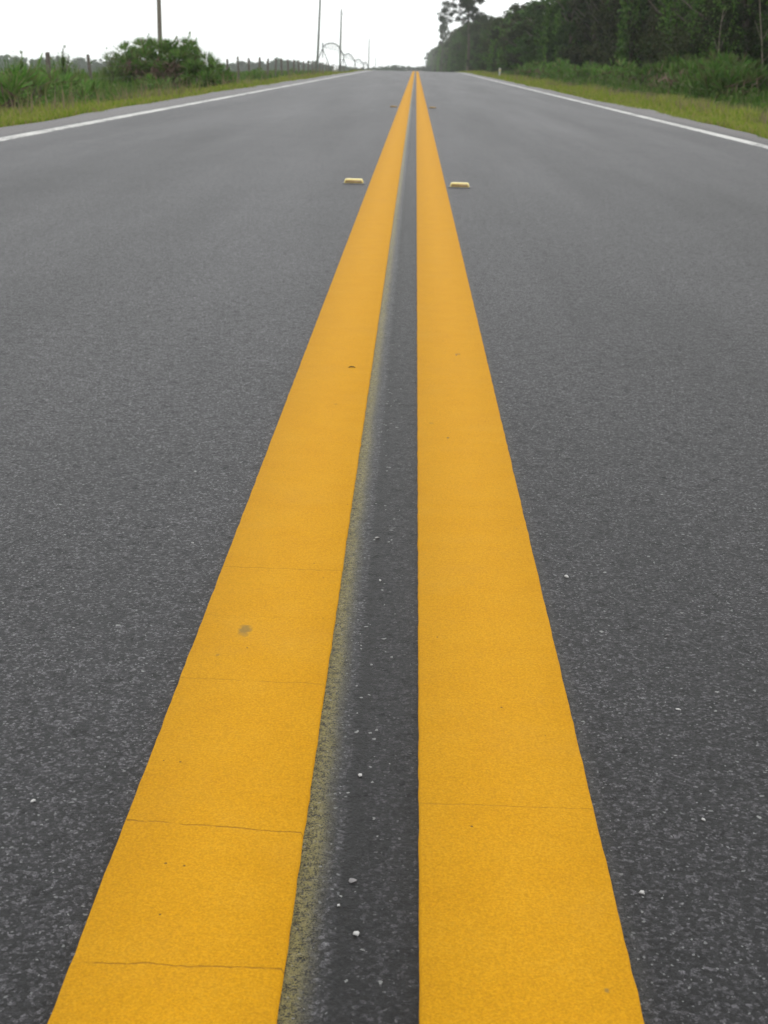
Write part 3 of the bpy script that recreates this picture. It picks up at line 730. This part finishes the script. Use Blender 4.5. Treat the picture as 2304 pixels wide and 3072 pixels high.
def sapling(seed, h, lean):
    rng = np.random.default_rng(seed); t = empty('sapling', (0, 0, 0)); mb = MB(); k = 8; zz = np.linspace(-.1, 1, k)
    P = np.stack([lean * zz ** 1.5 + np.cumsum(rng.normal(0, .02, k)), np.cumsum(rng.normal(0, .02, k)), zz * h], -1); mb.tube(P, np.linspace(.028, .008, k), 6)
    for i in range(4):
        j = rng.integers(3, k - 1); d = np.array([rng.normal(0, .3), rng.normal(0, .3), .5]); mb.tube([P[j], P[j] + d * .6, P[j] + d * 1.1], [.012, .008, .003], 5)
    mb.build('trunk', BARK_PALE, t); mb = MB()
    for i in range(10): clump(mb, P[rng.integers(4, k)] + rng.normal(0, .22, 3), (.16, .16, .14), 14, .09, rng)
    mb.build('crown', L_VINE, t); return t
sa = sapling(5, 3.6, .5)
SA = [(9.25, 35.6, .5, 1, 'slender pale bare sapling leaning at the right end of the woods'), (9.05, 36.6, 2.4, .9, 'second slender pale sapling from the right in front of the woods'),
      (9.5, 37.4, 3.9, 1.05, 'pale forked sapling beside the darkest gap in the woods'), (9.7, 45.5, 1.2, .8, 'short pale sapling stem standing left of the dark gap in the woods')]
for i, (x, yy, rz, s, lb) in enumerate(SA):
    loc = (x, yy, float(terrain(x, yy)))
    if i == 0: sa.location = loc; sa.rotation_euler = (0, 0, rz); tag(sa, lb, 'sapling', 'bare saplings before the woods')
    else: dup(sa, loc, rz, (s, s, s), label=lb)

# left verge: the big shrub, its airy neighbour, weeds by the fence
def bigshrub():
    rng = np.random.default_rng(63); t = empty('palmetto_shrub', (0, 0, 0)); mb = MB()
    for i in range(9):
        x = rng.uniform(-.9, 1.0); mb.tube([(x * .7, rng.uniform(-.3, .3), -.1), (x, rng.uniform(-.4, .4), rng.uniform(.6, 1.2))], [.05, .02], 6)
    mb.build('stems', BARK, t)
    top = lambda x: np.interp(x, [-1.35, -1.1, -.8, -.3, .3, .75, 1.0, 1.5, 2.0], [.9, 1.35, 1.55, 1.62, 1.6, 1.62, 1.35, .95, .6])
    mb = MB()
    for i in range(230):
        x = rng.uniform(-1.3, 1.85); yy = rng.uniform(-.8, .8); z = rng.uniform(.1, .93) ** .8 * top(x) * math.sqrt(1 - .45 * yy * yy)
        s = rng.uniform(.6, 1.25); clump(mb, (x, yy, z), np.array([.19, .19, .17]) * s, int(75 * s), .075, rng, .4, .3, np.array([0, 0, .4]))
    for i in range(190):
        x = rng.uniform(-1.3, 1.8); yy = rng.uniform(-.85, .6); z = rng.uniform(.4, .98) * top(x); n = 15
        ph = np.linspace(-1.1, 1.1, n); tilt = rng.normal(0, .35); up_ = np.array([tilt, rng.normal(-.2, .3), 1.0]); up_ /= np.linalg.norm(up_); sd_ = np.array([math.cos(tilt * 3), math.sin(tilt * 3), 0])
        D_ = np.cos(ph)[:, None] * up_ + np.sin(ph)[:, None] * sd_; L_ = rng.uniform(.22, .36); mb.leaves(np.array([x, yy, z]) + D_ * L_ * .5, L_, rng, .11, D_ * 8, .3)
    for x, hh in ((-.45, 1.86), (-.1, 1.74), (.33, 1.80), (.70, 1.92), (.88, 1.78)):     # upright spear leaves
        n = 26; z = np.linspace(hh - .65, hh, n); mb.leaves(np.stack([x + rng.normal(0, .03, n) * np.linspace(2.2, .4, n), rng.normal(0, .05, n), z], -1), .16, rng, .2, np.array([0, 0, 2.0]))
    mb.build('foliage', L_SHRUB, t)
    mb = MB()
    for i in range(34):
        x = rng.uniform(-1.1, .6); n = 12; mb.leaves(np.array([x, -.72, rng.uniform(.3, 1.0)]) + rng.normal(0, .09, (n, 3)), .30, rng, .10, np.array([rng.normal(0, .5), -.4, -1.3]))
    mb.build('dead_fronds', L_DEAD, t); return t
b = bigshrub(); b.location = (-7.30, 41, -.58); b.scale = (1.05, 1.0, .97); tag(b, 'big dense green shrub with spiky tops in front of the brown pole', 'shrub')
b2 = shrub(64, 1.55, .62, .075, 46, 48, L_PALE, 6, 0); b2.location = (-8.50, 40.6, -.58); tag(b2, 'airy pale green shrub leaning against the left side of the big shrub', 'shrub')
b3 = shrub(65, .95, .9, .07, 60, 60, L_SHRUB, 20, 3); b3.location = (-6.9, 23.6, float(terrain(-6.9, 23.6))); tag(b3, 'low dark bush in the weeds at the left edge of the view', 'shrub')
dup(b3, (-7.2, 28.2, float(terrain(-7.2, 28.2))), 2.0, (.9, .9, .85), 'low dark bush in the weeds below the second fence post')
dup(b3, (-6.6, 36.0, float(terrain(-6.6, 36.0))), 4.0, (.65, .65, .62), 'small dark bush in the weeds left of the big shrub')
dup(b3, (-6.0, 43.5, float(terrain(-6, 43.5))), 1.0, (.45, .45, .55), 'tiny dark weed clump in the grass in front of the big shrub')
dup(b3, (-7.4, 65.5, float(terrain(-7.4, 65.5))), 5.0, (.6, .6, .75), 'small bush by the fence posts right of the big shrub')
def mullein(seed):
    rng = np.random.default_rng(seed); t = empty('tall_weed', (0, 0, 0)); mb = MB()
    mb.tube([(0, 0, 0), (.02, 0, .7), (.05, 0, 1.36)], [.016, .014, .006], 6); mb.tube([(.02, 0, .7), (.12, 0, .95), (.16, .02, 1.2)], [.01, .012, .006], 6); mb.build('stem', POST, t)
    mb = MB()
    for z in np.linspace(.2, 1.1, 9): clump(mb, (.03, 0, z), (.13 * (1.3 - z), .13 * (1.3 - z), .07), 22, .1, rng, .35)
    for c_ in ((.04, 0, 1.2), (.16, .02, 1.1), (.03, 0, 1.05)): clump(mb, c_, (.035, .035, .14), 34, .06, rng, .5)
    clump(mb, (.085, 0, 1.39), (.035, .035, .035), 14, .05, rng, .5)
    mb.build('leaves', L_SHRUB, t); return t
mu = mullein(3); mu.location = (-8.05, 31.9, -.62); tag(mu, 'tall forked weed sticking up dark against the sky beside a fence post', 'weed')
dup(mu, (-7.8, 27.8, -.62), 2.0, (.8, .8, .9), 'thin tall weed poking above the weeds at the far left')

# ------------------------------------------------------------------ far trees across the pasture and beyond the crest
def fartree(seed, H, rx):
    rng = np.random.default_rng(seed); t = empty('far_tree', (0, 0, 0)); mb = MB(); trunk(mb, H * .7, .16, rng, .05, 3); mb.build('trunk', BARK, t); mb = MB()
    for i in range(70):
        a = rng.uniform(0, 6.28); q_ = math.sqrt(rng.random()); z = H * (.06 + .80 * rng.random()) * math.sqrt(1 - .4 * q_ * q_)
        clump(mb, (rx * .8 * q_ * math.cos(a), rx * .8 * q_ * math.sin(a), z), np.array([.9, .9, .7]) * rng.uniform(.6, 1.2), 42, .6, rng, .6)
    mb.build('crown', L_FAR, t); return t
ft = [fartree(300 + i, 6, 3.0 + .4 * i) for i in range(3)]
R4 = np.random.default_rng(90); used = set()
GF = 'hazy trees on the left horizon'; GC = 'small trees on the horizon beyond the crest'
def putfar(x, y, top, lab, grp, wid=1.0):
    g0 = float(terrain(x, y)) - .2; s = max(.35, (top - g0) / 6.0); k = int(R4.integers(3)); src = ft[k]; loc = (x, y, g0); sc = (s * wid, s * wid, s)
    if k not in used:
        used.add(k); src.location = loc; src.scale = sc; tag(src, lab, 'tree', grp)
    else: dup(src, loc, R4.uniform(0, 6.28), sc, lab, grp)
LF = 'hazy blue green tree in the far line of trees across the left pasture'
for x in np.arange(-205, -36, 3.6):
    yy = 600 + R4.uniform(-15, 25)
    top = np.interp(x, [-205, -138, -107, -96, -89, -80, -70, -52, -42, -37], [-.2, -.4, -.5, -1.0, -1.2, -.3, .45, .75, .4, -.7]) + R4.normal(0, .5)
    putfar(x, yy, top, LF, GF)
LC = 'small hazy tree on the horizon straight ahead beyond the road crest'
for x in np.arange(-34, 10, 2.2):
    top = np.interp(x, [-34, -26, -21, -18, -10, -5, -2, 3, 9], [-1.3, -1.9, -2.2, -1.5, -.6, -.8, -1.0, -.6, -.5]) + R4.normal(0, .25)
    putfar(x, 640 + R4.uniform(-8, 8), top, LC, GC, .9)

# ------------------------------------------------------------------ haze
M = NM('haze_air'); M.t.nodes.remove(M.b)
pv = M.n('VolumePrincipled'); pv.inputs['Color'].default_value = (.97, .985, 1.0, 1); pv.inputs['Density'].default_value = .00034; pv.inputs['Anisotropy'].default_value = .2
M.l(pv.outputs[0], M.o.inputs['Volume'])
mb = MB(); mb.box((-15, 735, .5), (860, 1550, 29)); hz = mb.build('haze', M.m); tag(hz, kind='stuff'); hz['label'] = 'thin pale haze in the air over the road'; hz['category'] = 'haze'
